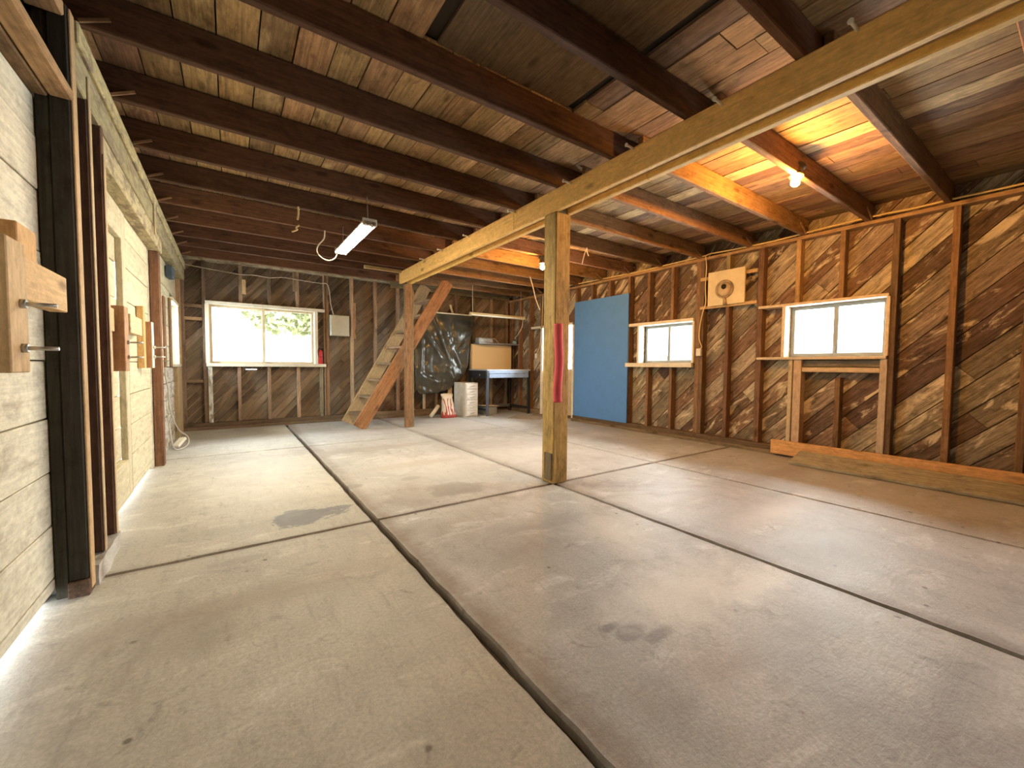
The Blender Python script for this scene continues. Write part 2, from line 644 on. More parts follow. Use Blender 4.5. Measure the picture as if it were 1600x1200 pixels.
# ================================================================= CEILING
ceiling = struct(boxes_mesh('ceiling', [(-.72, 5.45, -2.6, 7.9, 2.66, 2.70)], DARK))
CB = (.41, .265, .125)
x = -.70
k = 0
while x < 5.40:
    bw = random.choice((.158, .165, .17, .175))
    y = -2.6 + random.uniform(-2, 0)
    while y < 7.88:
        L = random.uniform(3.2, 5.2)
        a, b = max(-2.58, y), min(7.88, y + L - .004)
        # opening closed with a wide sheet of plywood near the camera
        segs = [(a, b)]
        if x + bw > .9 and x < 1.79:
            segs = [s for s in ((a, min(b, .80)), (max(a, 1.99), b))]
        c = random.choices([CB, (.47, .29, .145), (.60, .42, .22), (.27, .16, .095)], [6, 4, 2, 2])[0]
        for (a, b) in segs:
            if b - a > .05:
                block('ceiling_board', x + .002, x + bw - .005, a, b, 2.622 + random.uniform(0, .006), 2.645, W_CEIL, jit(c, .12), ceiling, 0, axis=1)
        y += L
    x += bw
block('plywood_patch', .9, 1.785, .80, 1.985, 2.632, 2.65, W_OLD, (.20, .135, .075), ceiling, 0)
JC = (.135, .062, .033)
LEFT_J = [-1.46, -.885, -.31, .265, .84, 1.415, 1.985, 2.55, 3.13, 3.725, 4.305, 4.876, 5.46, 6.02, 6.50, 7.05]
RIGHT_J = [-1.51, -.935, -.36, .215, .79, 1.34, 1.89, 2.45, 3.08, 3.68, 4.255, 4.826, 5.41, 5.97, 6.45, 7.0]
for i, (yl, yr) in enumerate(zip(LEFT_J, RIGHT_J)):
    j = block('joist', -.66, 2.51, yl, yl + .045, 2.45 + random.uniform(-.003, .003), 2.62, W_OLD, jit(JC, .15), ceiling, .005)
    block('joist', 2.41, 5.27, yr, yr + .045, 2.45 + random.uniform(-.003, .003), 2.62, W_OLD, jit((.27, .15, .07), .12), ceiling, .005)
    # thin tie strip from the plate to the joist
    timber('tie_strip', (-.50, yl - .012, 2.452), (-.40, yl - .012, 2.50), .014, .01, (0, 0, 1), W_OLD, (.34, .2, .11), ceiling, 0)
    if i > 4:
        timber('tie_strip', (5.18, yr - .012, 2.46), (5.03, yr - .012, 2.54), .022, .012, (0, 0, 1), W_OLD, (.30, .2, .12), ceiling, 0)

# ================================================================= RIGHT WALL
DOOR_R = (5.52, 6.42, .06, 1.80)
WIN1, WIN2, WIN_ADDED = (1.19, 2.05, 1.12, 1.69), (3.18, 4.05, 1.055, 1.62), (-1.5, -.2, 1.0, 1.8)
RH = [WIN1, WIN2, WIN_ADDED, DOOR_R]
wr = struct(grid_wall('wall_right', 0, 5.325, .05, -2.6, 7.9, -.05, 2.66, RH, DARK))


def sheath_col():
    return jit(random.choices([(.235, .155, .10), (.17, .112, .08), (.43, .36, .25), (.29, .225, .155)], [4, 3, 3, 3])[0], .12)


diagonal_boards(wr, 0, 5.325, -1, -2.58, 7.85, 0.0, 2.62, RH, .1755, math.radians(45), .008, .02, W_SHEATH, sheath_col, -1, 3.4)
SB = (.24, .14, .08)


def rstud(y, z0=.10, z1=2.41, wd=.046, col=SB, mat=W_OLD, x0=5.2):
    return block('stud', x0, 5.30, y - wd / 2, y + wd / 2, z0, z1, mat, jit(col), wr, .003)


for y in (4.275, 4.68, 5.08, 5.47, 6.47, 6.86, 7.25, 7.58):
    rstud(y)
rstud(3.115, wd=.06); rstud(3.06, wd=.05, col=(.22, .13, .08))
rstud(2.72, z0=.10, z1=1.80); rstud(2.725, z0=2.2, col=(.5, .38, .2))
rstud(2.335, wd=.06); rstud(1.145, wd=.05, col=(.26, .17, .1)); rstud(.757, col=(.40, .24, .115)); rstud(.34)
for y in (-.06, -.12, -1.56, -1.95):
    rstud(y)
for y, z0, z1 in ((3.91, 1.67, 2.41), (3.51, 1.67, 2.41), (3.91, .10, .99), (3.51, .10, .99), (1.95, 1.72, 2.41), (1.555, 1.72, 2.41), (1.55, .10, .90)):
    rstud(y, z0, z1, .045, (.44, .28, .14) if y == 1.95 else SB)
block('bottom_plate', 5.17, 5.30, -2.58, 5.50, .045, .10, W_OLD, (.22, .15, .09), wr, .006)
block('sill_timber', 5.13, 5.32, -2.58, 5.50, -.03, .047, W_OLD, (.24, .18, .11), wr, .01)
block('bottom_plate', 5.17, 5.30, 6.45, 7.85, .0, .10, W_OLD, (.22, .15, .09), wr, .006)
block('top_plate', 5.195, 5.305, -2.58, 7.85, 2.41, 2.448, W_OLD, (.36, .23, .115), wr, .004)
# newer framing about the near window
WF = (.62, .47, .29)
for y, wd in ((1.985, .04), (1.915, .075)):
    rstud(y, .10, 1.09, wd, (.60, .47, .31), W_NEW, 5.185)
rstud(1.19, .10, 1.09, .055, (.60, .50, .36), W_NEW, 5.185)
block('window_blocking', 5.2, 5.30, 1.22, 1.88, .955, 1.005, W_NEW, (.60, .47, .31), wr)
block('window_blocking', 5.23, 5.30, 1.22, 1.88, 1.01, 1.085, W_OLD, (.33, .28, .2), wr)
# slats that carry the vent panel
block('vent_slat', 5.195, 5.22, 2.37, 3.09, 2.14, 2.185, W_NEW, (.62, .42, .2), wr)
block('vent_slat', 5.195, 5.22, 2.37, 3.09, 1.765, 1.805, W_NEW, (.62, .42, .2), wr)


def window_right(name, y0, y1, z0, z1, hy1, header_t, sill_t, painted, fcol):
    """slider window in the right wall: frame, sill, header, two sashes with panes"""
    wn = struct(empty(name, (5.25, (y0 + y1) / 2, z0)))
    hm = PAINT if painted else W_NEW
    block('window_header', 5.17, 5.325, y0 - .02, hy1, z1, z1 + header_t, hm, fcol, wn)
    block('window_sill', 5.165, 5.325, y0 - .02, hy1, z0 - sill_t, z0, hm, fcol, wn)
    block('window_jamb', 5.175, 5.325, y1, y1 + .035, z0, z1, hm, fcol, wn)
    block('window_jamb', 5.175, 5.325, y0 - .03, y0, z0, z1, hm, fcol, wn)
    if painted:
        block('window_jamb', 5.18, 5.325, hy1 - .03, hy1, z0, z1, hm, fcol, wn)
        block('window_sill', 5.15, 5.20, y0 - .02, hy1, z0 - sill_t - .05, z0 - sill_t + .012, hm, fcol, wn)
    ym = (y0 + y1) / 2
    f = .042
    for (a, b, xx) in ((y0, ym + .015, 5.30), (ym - .015, y1, 5.335)):
        s = boxes_mesh('window_sash', [(xx, xx + .03, a, a + f, z0, z1), (xx, xx + .03, b - f, b, z0, z1),
                                       (xx, xx + .03, a + f, b - f, z0, z0 + f), (xx, xx + .03, a + f, b - f, z1 - f, z1)], ALU, wn)
        link('pane', box_mesh(.004, b - a - 2 * f, z1 - z0 - 2 * f, 0, GLASS), None, s, None, Matrix.Translation((xx + .015, (a + b) / 2, (z0 + z1) / 2)))
    block('sash_latch', 5.28, 5.30, ym - .012, ym + .012, z0 + .04, z0 + .11, ALU, None, wn)
    return wn


window_right('window_1', *WIN1, 2.34, .03, .03, False, (.76, .64, .47))
window_right('window_2', *WIN2, 4.29, .045, .012, True, (.74, .68, .54))
window_right('added_window', *WIN_ADDED, -.17, .04, .04, True, (.74, .70, .6))  # out of view, added as a light source for the near left side

# side door with a glass upper half, mostly behind the blue sheet
d4 = struct(empty('door_1', (5.28, 5.97, .06)))
block('door_jamb', 5.17, 5.33, 6.40, 6.455, .02, 1.80, PAINT, (.80, .76, .66), d4)
block('door_jamb', 5.17, 5.33, 5.49, 5.53, .02, 1.80, PAINT, (.80, .76, .66), d4)
block('door_head', 5.17, 5.33, 5.49, 6.78, 1.755, 1.80, PAINT, (.80, .76, .66), d4)
block('lower_panel', 5.29, 5.325, 5.53, 6.40, .06, .90, PAINT, (.62, .52, .36), d4)
block('door_rail', 5.28, 5.33, 5.53, 6.40, .87, .94, PAINT, (.70, .62, .48), d4)
for a, b in ((5.53, 5.57), (6.35, 6.40)):
    block('door_stile', 5.28, 5.33, a, b, .90, 1.76, PAINT, (.70, .62, .48), d4)
link('pane', box_mesh(.004, .78, .82, 0, GLASS), None, d4, None, Matrix.Translation((5.305, 5.96, 1.345)))
lathe('door_knob', [(.008, 0), (.008, .03), (.024, .035), (.026, .055), (.012, .068), (0.001, .07)], STEEL, None, d4,
      Matrix.Translation((5.285, 5.60, .93)) @ Matrix.Rotation(-math.pi / 2, 4, 'Y'), 14)

# ================================================================= BACK WALL
BW = (-.255, 1.215, 1.0, 1.885)
SLIT = (.215, .365, .90, .913)
wb = struct(grid_wall('wall_back', 1, 7.765, .05, -.72, 5.45, -.05, 2.66, [BW, SLIT], TAN))


def back_col():
    return jit(random.choices([(.25, .185, .13), (.20, .145, .105), (.31, .24, .175)], [4, 3, 2])[0], .12)


diagonal_boards(wb, 1, 7.765, -1, -.70, 5.43, 0.0, 2.62, [BW, SLIT], .098, math.radians(48), .009, .012, W_BACK, back_col, 1, 3.0, .008)
BS = (.36, .25, .16)


def bstud(x, z0=.10, z1=2.53, wd=.046, col=BS, mat=W_OLD, y0=7.65):
    return block('stud', x - wd / 2, x + wd / 2, y0, 7.745, z0, z1, mat, jit(col), wb, .003)


for x in (-.55, -.295, 1.375, 1.82, 2.235, 2.66, 3.45, 3.90, 4.76, 5.165, 5.29):
    bstud(x)
bstud(1.40, wd=.07, col=(.33, .19, .11)); bstud(1.86, 1.45, 2.1, .05, (.36, .22, .13)); bstud(3.20)
bstud(4.31, wd=.06, col=(.34, .24, .14))
for x, z0, z1 in ((.165, 1.93, 2.53), (.55, 1.93, 2.53), (.955, 1.93, 2.53), (.127, .10, .95), (.53, .10, .95), (.955, .10, .95)):
    bstud(x, z0, z1)
bstud(.92, 2.2, 2.53, .05)
bstud(1.31, .10, .95, .05, (.5, .42, .27))
block('stud_block', .185, .235, 7.60, 7.69, 2.08, 2.30, W_NEW, (.62, .43, .22), wb)
block('paint_strip', -.265, -.21, 7.63, 7.65, .08, .955, W_PEEL, (.74, .76, .72), wb)
for z in (1.85, 1.66, .73):
    block('wall_blocking', -.53, -.32, 7.66, 7.74, z - .025, z + .025, W_OLD, jit(BS), wb)
block('bottom_plate', -.62, 5.25, 7.61, 7.745, .04, .10, W_OLD, (.24, .165, .1), wb, .006)
block('sill_timber', -.62, 5.25, 7.57, 7.75, -.03, .042, W_OLD, (.20, .14, .09), wb, .01)
block('sill_timber', 1.95, 3.35, 7.52, 7.57, -.03, .13, W_OLD, (.33, .24, .15), wb, .006)
block('top_plate', -.62, 5.28, 7.63, 7.75, 2.525, 2.575, W_PEEL, (.50, .43, .30), wb, .004)
block('rim_board', -.62, 5.28, 7.60, 7.74, 2.58, 2.62, W_OLD, (.26, .18, .1), wb)
block('rim_board', 2.5, 5.2, 7.60, 7.63, 2.44, 2.60, W_OLD, (.33, .26, .15), wb)
timber('nailing_strip', (1.66, 6.24, 2.44), (2.22, 6.24, 2.44), .045, .05, (0, 0, 1), W_NEW, (.56, .40, .2), ceiling)

w4 = struct(empty('window_4', (.48, 7.69, 1.0)))
TW = (.72, .70, .60)
block('window_header', -.28, 1.36, 7.60, 7.765, 1.885, 1.935, PAINT, TW, w4)
block('window_sill', -.28, 1.37, 7.585, 7.765, .95, 1.0, PAINT, TW, w4)
block('window_jamb', -.285, -.235, 7.60, 7.765, 1.0, 1.885, PAINT, (.74, .69, .55), w4)
block('window_jamb', 1.20, 1.25, 7.60, 7.765, 1.0, 1.885, PAINT, TW, w4)
for (a, b, yy) in ((-.235, .485, 7.70), (.445, 1.20, 7.735)):
    f = .032
    s = boxes_mesh('window_sash', [(a, a + f, yy, yy + .03, 1.0, 1.885), (b - f, b, yy, yy + .03, 1.0, 1.885),
                                   (a + f, b - f, yy, yy + .03, 1.0, 1.0 + f), (a + f, b - f, yy, yy + .03, 1.885 - f, 1.885)],
                   PAINT, w4, (.62, .52, .36))
    link('pane', box_mesh(b - a - 2 * f, .004, .885 - 2 * f, 0, GLASS), None, s, None, Matrix.Translation(((a + b) / 2, yy + .015, 1.4425)))

# ================================================================= LEFT WALL: barn doors between posts
LWIN = (6.75, 7.42, .985, 1.79)
wl = struct(grid_wall('wall_left', 0, -.66, -.05, 2.44, 7.9, .0, 2.66, [LWIN, (2.99, 5.06, -.01, 2.06)], DARK))
boxes_mesh('wall_sheet', [(-.71, -.66, -2.6, 2.44, 2.06, 2.66)], DARK, wl)
WH = (.71, .69, .575)
ZC = [.045, .095, .317, .542, .766, 1.005, 1.215, 1.445, 1.69, 1.90, 2.06]


def barn_boards(door, y0, y1, x, zs=ZC, extra=0, col=None):
    for a, b in zip(zs, zs[1:]):
        xx = x + random.uniform(-.0025, .0025)
        block('door_board', xx - .028, xx, y0, y1 + random.uniform(-.008, .004) * extra, a + .0025, b - .0025, W_WHITE, tone(col or WH, .05), door, .003, axis=1)


d1 = struct(empty('door_2', (-.63, .5, .04)))
barn_boards(d1, -2.55, 2.60, -.62)
block('backing', -.66, -.65, -2.55, 2.62, .05, 2.06, DARK, None, d1)
d2 = struct(empty('door_3', (-.63, 3.5, .04)))
CREAM = (.62, .58, .43)
barn_boards(d2, 2.985, 3.92, -.637, col=CREAM)
block('door_stile', -.637, -.60, 3.915, 4.03, .045, 2.06, W_WHITE, (.60, .55, .40), d2, axis=2)
block('door_rail', -.637, -.60, 2.985, 3.912, .045, .31, W_WHITE, CREAM, d2, axis=1)
block('door_rail', -.637, -.60, 2.985, 3.912, 1.86, 2.06, W_WHITE, CREAM, d2, axis=1)
block('backing', -.675, -.668, 2.99, 4.04, .05, 2.06, DARK, None, d2)
d3 = struct(empty('door_4', (-.63, 4.5, .04)))
barn_boards(d3, 4.06, 5.035, -.607, col=CREAM)
block('edge_strip', -.64, -.603, 4.043, 4.058, .045, 1.06, W_OLD, (.20, .10, .07), d3)
block('edge_strip', -.64, -.603, 4.043, 4.058, 1.065, 2.05, W_OLD, (.45, .36, .22), d3)
block('backing', -.66, -.65, 4.05, 5.05, .05, 2.06, DARK, None, d3)

PB = (.33, .20, .12)
block('door_post', -.617, -.576, 2.455, 2.56, .0, 2.45, W_OLD, (.055, .05, .036), wl)
block('door_post', -.574, -.516, 2.445, 2.54, .07, 2.45, W_OLD, (.06, .052, .04), wl)
block('door_post', -.515, -.507, 2.455, 2.51, .02, 2.44, W_NEW, (.52, .36, .20), wl)  # pale strip paints in the lit side of the dark post
block('post_foot', -.578, -.512, 2.435, 2.525, -.005, .068, W_OLD, (.12, .075, .05), wl)
for y in (2.68, 2.93):
    block('door_post', -.64, -.512, y, y + .05, .095, 2.45, W_OLD, (.16, .085, .055), wl)
    block('lit_post_edge', -.511, -.505, y + .005, y + .042, .095, 2.30 if y < 2.8 else 2.06, W_NEW, (.55, .42, .26), wl)  # light on the room-side edge is put into this strip's pale colour
curb_bm = bmesh.new()
r = bmesh.ops.create_cube(curb_bm, size=1)
bmesh.ops.subdivide_edges(curb_bm, edges=curb_bm.edges[:], cuts=5, use_grid_fill=True)
for v in curb_bm.verts:
    p = Vector((-.575 + v.co.x * .15, 2.76 + v.co.y * .46, .045 + v.co.z * .095))
    v.co = p + noise.noise_vector(p * 14) * .012
link('concrete_curb', bm_mesh(curb_bm), CONC, wl)
block('wall_board', -.655, -.645, 2.5, 2.99, .09, 2.06, W_OLD, (.12, .07, .045), wl)
# headers
HC = (.58, .50, .31)
block('door_header', -.63, -.52, 2.98, 5.27, 2.06, 2.19, W_PEEL, HC, wl, .006)
block('door_header', -.63, -.512, 2.53, 7.6, 2.193, 2.35, W_PEEL, (.50, .43, .25), wl, .006)
block('top_plate', -.63, -.498, 2.53, 7.6, 2.355, 2.448, W_PEEL, (.60, .51, .28), wl, .006)
HB = (.40, .25, .13)
block('door_header', -.63, -.577, -2.5, 2.452, 2.062, 2.10, W_OLD, HB, wl, .006)
block('door_header', -.574, -.502, -2.5, 2.443, 2.066, 2.105, W_OLD, HB, wl, .006)
block('top_plate', -.63, -.52, -2.5, 2.44, 2.39, 2.448, W_OLD, HB, wl, .006)
for i in range(6):
    block('wall_board', -.655, -.64, -2.5 + i * .82, -2.5 + i * .82 + .81, 2.11, 2.39, W_OLD, (.16, .10, .06), wl)
block('batten', -.51, -.495, 4.66, 4.69, 2.10, 2.44, W_NEW, (.62, .52, .33), wl)

# far post and far stretch of wall
block('door_post', -.605, -.535, 5.15, 5.25, .0, 2.06, W_OLD, (.26, .13, .075), wl)
block('wall_board', -.66, -.61, 5.045, 5.16, .0, 2.06, W_PEEL, (.68, .64, .52), wl)
z = 0.0
i = 0
while z < .93:
    y = 5.26 + (.2 if i % 2 else 0)
    if i % 2:
        block('masonry_block', -.66, -.598, 5.26, 5.455, z + .004, z + .186, W_PEEL, jit((.60, .57, .5), .08), wl, .006)
    while y < 6.85:
        block('masonry_block', -.66, -.598 + random.uniform(-.004, .004), y + .004, min(y + .396, 6.9), z + .004, z + .186, W_PEEL, jit((.60, .57, .5), .08), wl, .006)
        y += .4
    z += .19
    i += 1
for a, b in zip((.95, 1.2, 1.445, 1.665, 1.89, 2.19), (1.2, 1.445, 1.665, 1.89, 2.19)):
    block('wall_board', -.655, -.605, 5.26, 6.72, a + .003, b - .003, W_WHITE, jit((.66, .60, .42), .06), wl)
    if a > 1.7:
        block('wall_board', -.655, -.605, 6.72, 7.6, a + .003, b - .003, W_WHITE, jit((.66, .60, .42), .06), wl)
for y, z0, z1, c in ((5.62, .95, 1.72, (.30, .16, .09)), (6.05, .95, 1.75, (.33, .18, .10)), (6.60, .95, 1.80, (.32, .2, .12))):
    block('stud', -.604, -.585, y - .06, y + .06, z0, z1, W_OLD, c, wl)
block('corner_board', -.64, -.565, 6.98, 7.58, .0, .95, W_NEW, (.48, .36, .2), wl)
block('corner_board', -.62, -.56, 7.46, 7.60, .95, 2.19, W_OLD, (.40, .27, .15), wl)
w5 = struct(empty('window_5', (-.63, 7.08, .985)))
block('window_sill', -.68, -.56, 6.70, 7.47, .95, .985, PAINT, (.72, .68, .56), w5)
block('window_jamb', -.68, -.575, 7.42, 7.455, .985, 1.79, PAINT, (.78, .74, .52), w5)
block('window_jamb', -.68, -.59, 6.72, 6.75, .985, 1.79, PAINT, (.78, .74, .6), w5)
block('window_header', -.68, -.57, 6.70, 7.47, 1.79, 1.835, PAINT, (.74, .70, .52), w5)
s5 = boxes_mesh('window_sash', [(-.69, -.665, 6.75, 6.775, .985, 1.79), (-.69, -.665, 7.395, 7.42, .985, 1.79), (-.69, -.665, 6.775, 7.395, .985, 1.01),
                                (-.69, -.665, 6.775, 7.395, 1.765, 1.79), (-.69, -.665, 7.07, 7.10, 1.01, 1.765)], ALU, w5)
link('pane', box_mesh(.004, .62, .755, 0, GLASS), None, s5, None, Matrix.Translation((-.678, 7.085, 1.3875)))

# wall behind the camera
wf = struct(boxes_mesh('wall_front', [(-.72, 5.45, -2.65, -2.6, -.05, 2.66)], W_OLD))
wf.color = (.09, .055, .035, 1)

# ================================================================= BEAM AND POSTS
YB = (.78, .50, .155)
beam = tag(empty('support_beam', (2.31, 2.6, 2.27)), 'long yellow built-up timber beam carrying the ceiling joists', 'beam')
for a, b in ((-2.55, 3.19), (3.193, 6.33)):
    block('beam_plank', 2.22, 2.264, a, b, 2.27, 2.447, W_NEW, jit(YB, .05), beam, .005)
for a, b in ((-2.55, 1.8), (1.803, 3.9), (3.903, 6.33)):
    block('beam_plank', 2.352, 2.40, a, b, 2.27, 2.447, W_NEW, jit(YB, .05), beam, .005)
for a, b in ((-2.55, 2.58), (2.745, 6.24)):
    block('beam_core', 2.266, 2.35, a, b, 2.31, 2.447, W_NEW, (.42, .28, .13), beam, .004)
for y, z in ((.646, 2.44), (1.225, 2.425), (1.813, 2.438), (2.407, 2.428), (3.169, 2.43), (4.059, 2.432), (4.737, 2.432), (5.304, 2.436)):
    dy = random.uniform(-.02, .02)
    sk = tube('spike', [(2.222, y, z - .006), (2.19, y + dy * .3, z - .004), (2.145, y + dy * .6, z - .004)], .0075, SPIKE, None, beam, 8, False)
    tube('spike_head', [(2.147, y + dy * .6, z - .004), (2.139, y + dy * .6, z - .004)], .012, SPIKE, None, sk, 10, False)

post = tag(empty('timber_post', (2.30, 2.66, 0)), 'thick square timber post in mid-floor with the red foam tube on its corner', 'post')
pm = block('post_timber', 2.222, 2.384, 2.585, 2.74, .0, 2.268, W_OLD, (.50, .34, .125), post, .008)
block('post_tongue', 2.268, 2.348, 2.59, 2.735, 2.262, 2.44, W_OLD, (.36, .26, .13), post, .004)
block('post_plate', 2.212, 2.225, 2.60, 2.70, .03, .26, W_OLD, (.33, .25, .15), post, .004)
sp = tag(empty('slim_post', (2.345, 6.28, 0)), 'slender reddish timber post under the far end of the yellow beam', 'post')
block('post_timber', 2.29, 2.40, 6.245, 6.33, .0, 2.268, W_OLD, (.39, .23, .125), sp, .005)
block('post_strip', 2.405, 2.43, 6.26, 6.33, .0, 2.2, W_OLD, (.30, .24, .14), sp, .003)

# ================================================================= STAIR
st = tag(empty('open_stair', (1.65, 6.8, 0)), 'steep open wooden stair with plain treads rising to the ceiling joists', 'stair')
timber('stringer', (1.625, 6.47, .02), (3.13, 6.47, 2.433),   .205, .042, (0, 0, 1), W_OLD, (.37, .19, .09), st, .004)
timber('stringer', (1.60, 7.10, .02), (2.985, 7.10, 2.433), .205, .042, (0, 0, 1), W_NEW, (.56, .40, .22), st, .004)
for kx in range(8):
    zt = .20 + .272 * kx
    f0, f1 = zt / 2.49, zt / 2.49
    xa, xb = 1.625 + 1.54 * f0, 1.60 + 1.42 * f1
    c = jit((.36, .25, .16), .15)
    timber('tread', (xa - .005, 6.492, zt), (xb - .005, 7.078, zt), .19, .036, (1, 0, 0), W_OLD, c, st, .004)
    if kx in (1, 3, 4, 5):
        timber('tread_cleat', (xb - .09, 7.073, zt - .04), (xb + .06, 7.073, zt - .04), .045, .02, (0, 0, 1), W_NEW, (.5, .34, .2), st, .003)
block('tread_edge', 2.55, 2.68, 6.95, 6.97, 1.61, 1.64, PAINT, (.75, .76, .74), st)
# foot ends cut level with the floor
for o in list(st.children):
    if o.name.startswith('stringer'):
        bm = bmesh.new()
        bm.from_mesh(o.data)
        inv = o.matrix_basis.inverted()
        bmesh.ops.bisect_plane(bm, geom=bm.verts[:] + bm.edges[:] + bm.faces[:], plane_co=inv @ Vector((0, 0, 0.001)),
                               plane_no=inv.to_3x3() @ Vector((0, 0, 1)), clear_inner=True)
        bmesh.ops.bisect_plane(bm, geom=bm.verts[:] + bm.edges[:] + bm.faces[:], plane_co=inv @ Vector((0, 0, 2.446)),
                               plane_no=inv.to_3x3() @ Vector((0, 0, 1)), clear_outer=True)
        edges = [e for e in bm.edges if e.is_boundary]
        bmesh.ops.holes_fill(bm, edges=edges)
        me = bm_mesh(bm, 'stringer')
        me.materials.append(o.data.materials[0])
        o.data = me

# ================================================================= LAMPS
TUBE = emit('lit_tube', (1.0, .87, .63), 260)
tl = tag(empty('tube_light', (1.015, 4.18, 2.19)), 'lit two-tube shop light hanging by a wire under the joists', 'lamp')
bm = bmesh.new()
prof = [(-.065, 2.205), (-.05, 2.235), (-.028, 2.25), (.028, 2.25), (.05, 2.235), (.065, 2.205), (.06, 2.205), (.045, 2.231), (.026, 2.245), (-.026, 2.245), (-.045, 2.231), (-.06, 2.205)]
ra = [bm.verts.new((1.015 + px, 3.63, pz)) for px, pz in prof]
rb = [bm.verts.new((1.015 + px, 4.73, pz)) for px, pz in prof]
for i in range(len(prof)):
    j = (i + 1) % len(prof)
    bm.faces.new((ra[i], ra[j], rb[j], rb[i]))
bm.faces.new(ra); bm.faces.new(rb)
link('housing', bm_mesh(bm), GEN, tl, (.8, .78, .7))
for y0, y1 in ((3.615, 3.64), (4.72, 4.745)):
    block('end_cap', .955, 1.075, y0, y1, 2.19, 2.25, GEN, (.62, .58, .5), tl)
for dx in (-.026, .026):
    tube('fluorescent_tube', [(1.015 + dx, 3.645, 2.205), (1.015 + dx, 4.715, 2.205)], .0145, TUBE, None, tl, 12, False)
    tube('tube_socket', [(1.015 + dx, 3.60, 2.205), (1.015 + dx, 3.66, 2.205)], .0165, STEEL, None, tl, 10, False)
tube('hanging_wire', [(1.015, 3.68, 2.25), (1.012, 3.68, 2.35), (1.015, 3.70, 2.46)], .0035, STEEL, None, tl)
tube('hanging_wire', [(1.015, 4.62, 2.25), (1.015, 4.62, 2.45)], .003, STEEL, None, tl)
tube('power_cord', [(.99, 4.74, 2.22), (.965, 4.80, 2.15), (.90, 4.84, 2.13), (.83, 4.84, 2.16), (.80, 4.86, 2.22), (.82, 4.87, 2.29), (.87, 4.86, 2.36), (.88, 4.86, 2.45)], .0065, RUB, (.85, .78, .58), tl)

BULB = emit('lit_bulb', (1.0, .43, .075), 1700)
BULB2 = emit('lit_far_bulb', (1.0, .47, .10), 1300)


def bulb_lamp(x, y, z, label, mat, tilt):
    o = tag(empty('bulb_lamp', (x, y, z)), label, 'lamp')
    R = Matrix.Translation((x, y, z)) @ Matrix.Rotation(tilt, 4, 'Y')
    lathe('lamp_holder', [(.001, .105), (.055, .105), (.055, .09), (.036, .085), (.038, .04), (.05, .025), (.05, .018), (.03, .018), (.001, .02)], plain('tarnished_brass', (.12, .09, .05), .5, .5), None, o, R, 20)
    lathe('bulb', [(.001, -.062), (.016, -.058), (.027, -.046), (.031, -.028), (.027, -.008), (.016, .008), (.013, .02), (.001, .02)], mat, None, o, R, 18)
    block('lamp_bracket', x - .03, x + .03, y - .01, y + .012, z + .10, z + .14, STEEL, None, o)
    return o


bulb_lamp(3.53, 1.362, 2.42, 'glowing bare bulb in a round holder on the near joist', BULB, .25)
bulb_lamp(3.44, 4.27, 2.335, 'glowing bare bulb peeping out beside the thick post', BULB2, 0)

# unlit shop light over the bench
ul = tag(empty('shop_light', (4.35, 6.8, 1.96)), 'unlit cream strip light hung on two wires above the workbench', 'lamp')
block('housing', 3.74, 4.98, 6.77, 6.83, 1.967, 2.0, GEN, (.72, .64, .38), ul, .006)
block('reflector', 3.745, 4.975, 6.74, 6.86, 1.945, 1.969, GEN, (.78, .74, .58), ul, .006)
block('end_cap', 4.976, 5.0, 6.74, 6.86, 1.94, 2.0, GEN, (.7, .62, .4), ul)
tube('hanging_wire', [(3.80, 6.8, 2.0), (3.795, 6.8, 2.25), (3.80, 6.8, 2.62)], .004, RUB, (.7, .64, .5), ul)
tube('hanging_wire', [(4.92, 6.8, 2.0), (4.92, 6.8, 2.3), (4.93, 6.8, 2.62)], .004, RUB, (.55, .5, .38), ul)
tube('power_cord', [(4.98, 6.80, 1.955), (5.0, 6.86, 1.80), (4.99, 6.98, 1.66), (5.03, 7.15, 1.58), (5.13, 7.26, 1.56)], .006, RUB, (.82, .78, .66), ul)

# ================================================================= RIGHT WALL THINGS
bp = tag(block('blue_sheet', 5.155, 5.175, 4.245, 5.455, .10, 2.145, plain('blue_paint', (.095, .26, .64), .55, var=.05, bmp=.05), None, None, .002, axis=2),
         'tall blue painted sheet leaning against the studs by the side door', 'panel')
bp.matrix_basis = bp.matrix_basis @ Matrix.Rotation(0.0, 4, 'X')

vp = tag(empty('vent_panel', (5.2, 2.73, 1.79)), 'square cream panel with a sooty round flue collar between studs', 'vent')
block('vent_board', 5.165, 5.192, 2.50, 2.965, 1.79, 2.225, plain('cream_board', (.74, .63, .40), .7, var=.12, scale=6), None, vp, .002)
Rv = Matrix.Translation((5.166, 2.745, 1.985)) @ Matrix.Rotation(-math.pi / 2, 4, 'Y')
soot = plain('sooty_tin', (.36, .27, .17), .6, .3, var=.5, scale=14)
lathe('flue_collar', [(.115, 0), (.115, .012), (.095, .02), (.090, .006), (.001, .006)], soot, None, vp, Rv, 28)
lathe('flue_cap', [(.088, .006), (.084, .014), (.05, .022), (.001, .024)], plain('dull_tin', (.5, .38, .23), .6, .2, var=.3, scale=9), None, vp, Rv, 28)
lathe('flue_hole', [(.032, .018), (.032, .028), (.001, .028)], plain('soot_black', (.02, .016, .012), .9), None, vp, Rv @ Matrix.Translation((.03, .0, 0)), 18)
tube('drip_pipe', [(5.152, 2.745, 1.885), (5.155, 2.735, 1.84), (5.165, 2.735, 1.78)], [.014, .018, .026], soot, None, vp, 10, False)


def outlet(x, y, z, label, nx=-1):
    o = tag(empty('outlet_box', (x, y, z)), label, 'socket')
    block('box_body', x - .03, x, y - .035, y + .035, z - .05, z + .05, GEN, (.68, .66, .6), o, .004)
    block('cover_plate', x - .035, x - .03, y - .032, y + .032, z - .047, z + .047, GEN, (.78, .74, .66), o, .002)
    return o


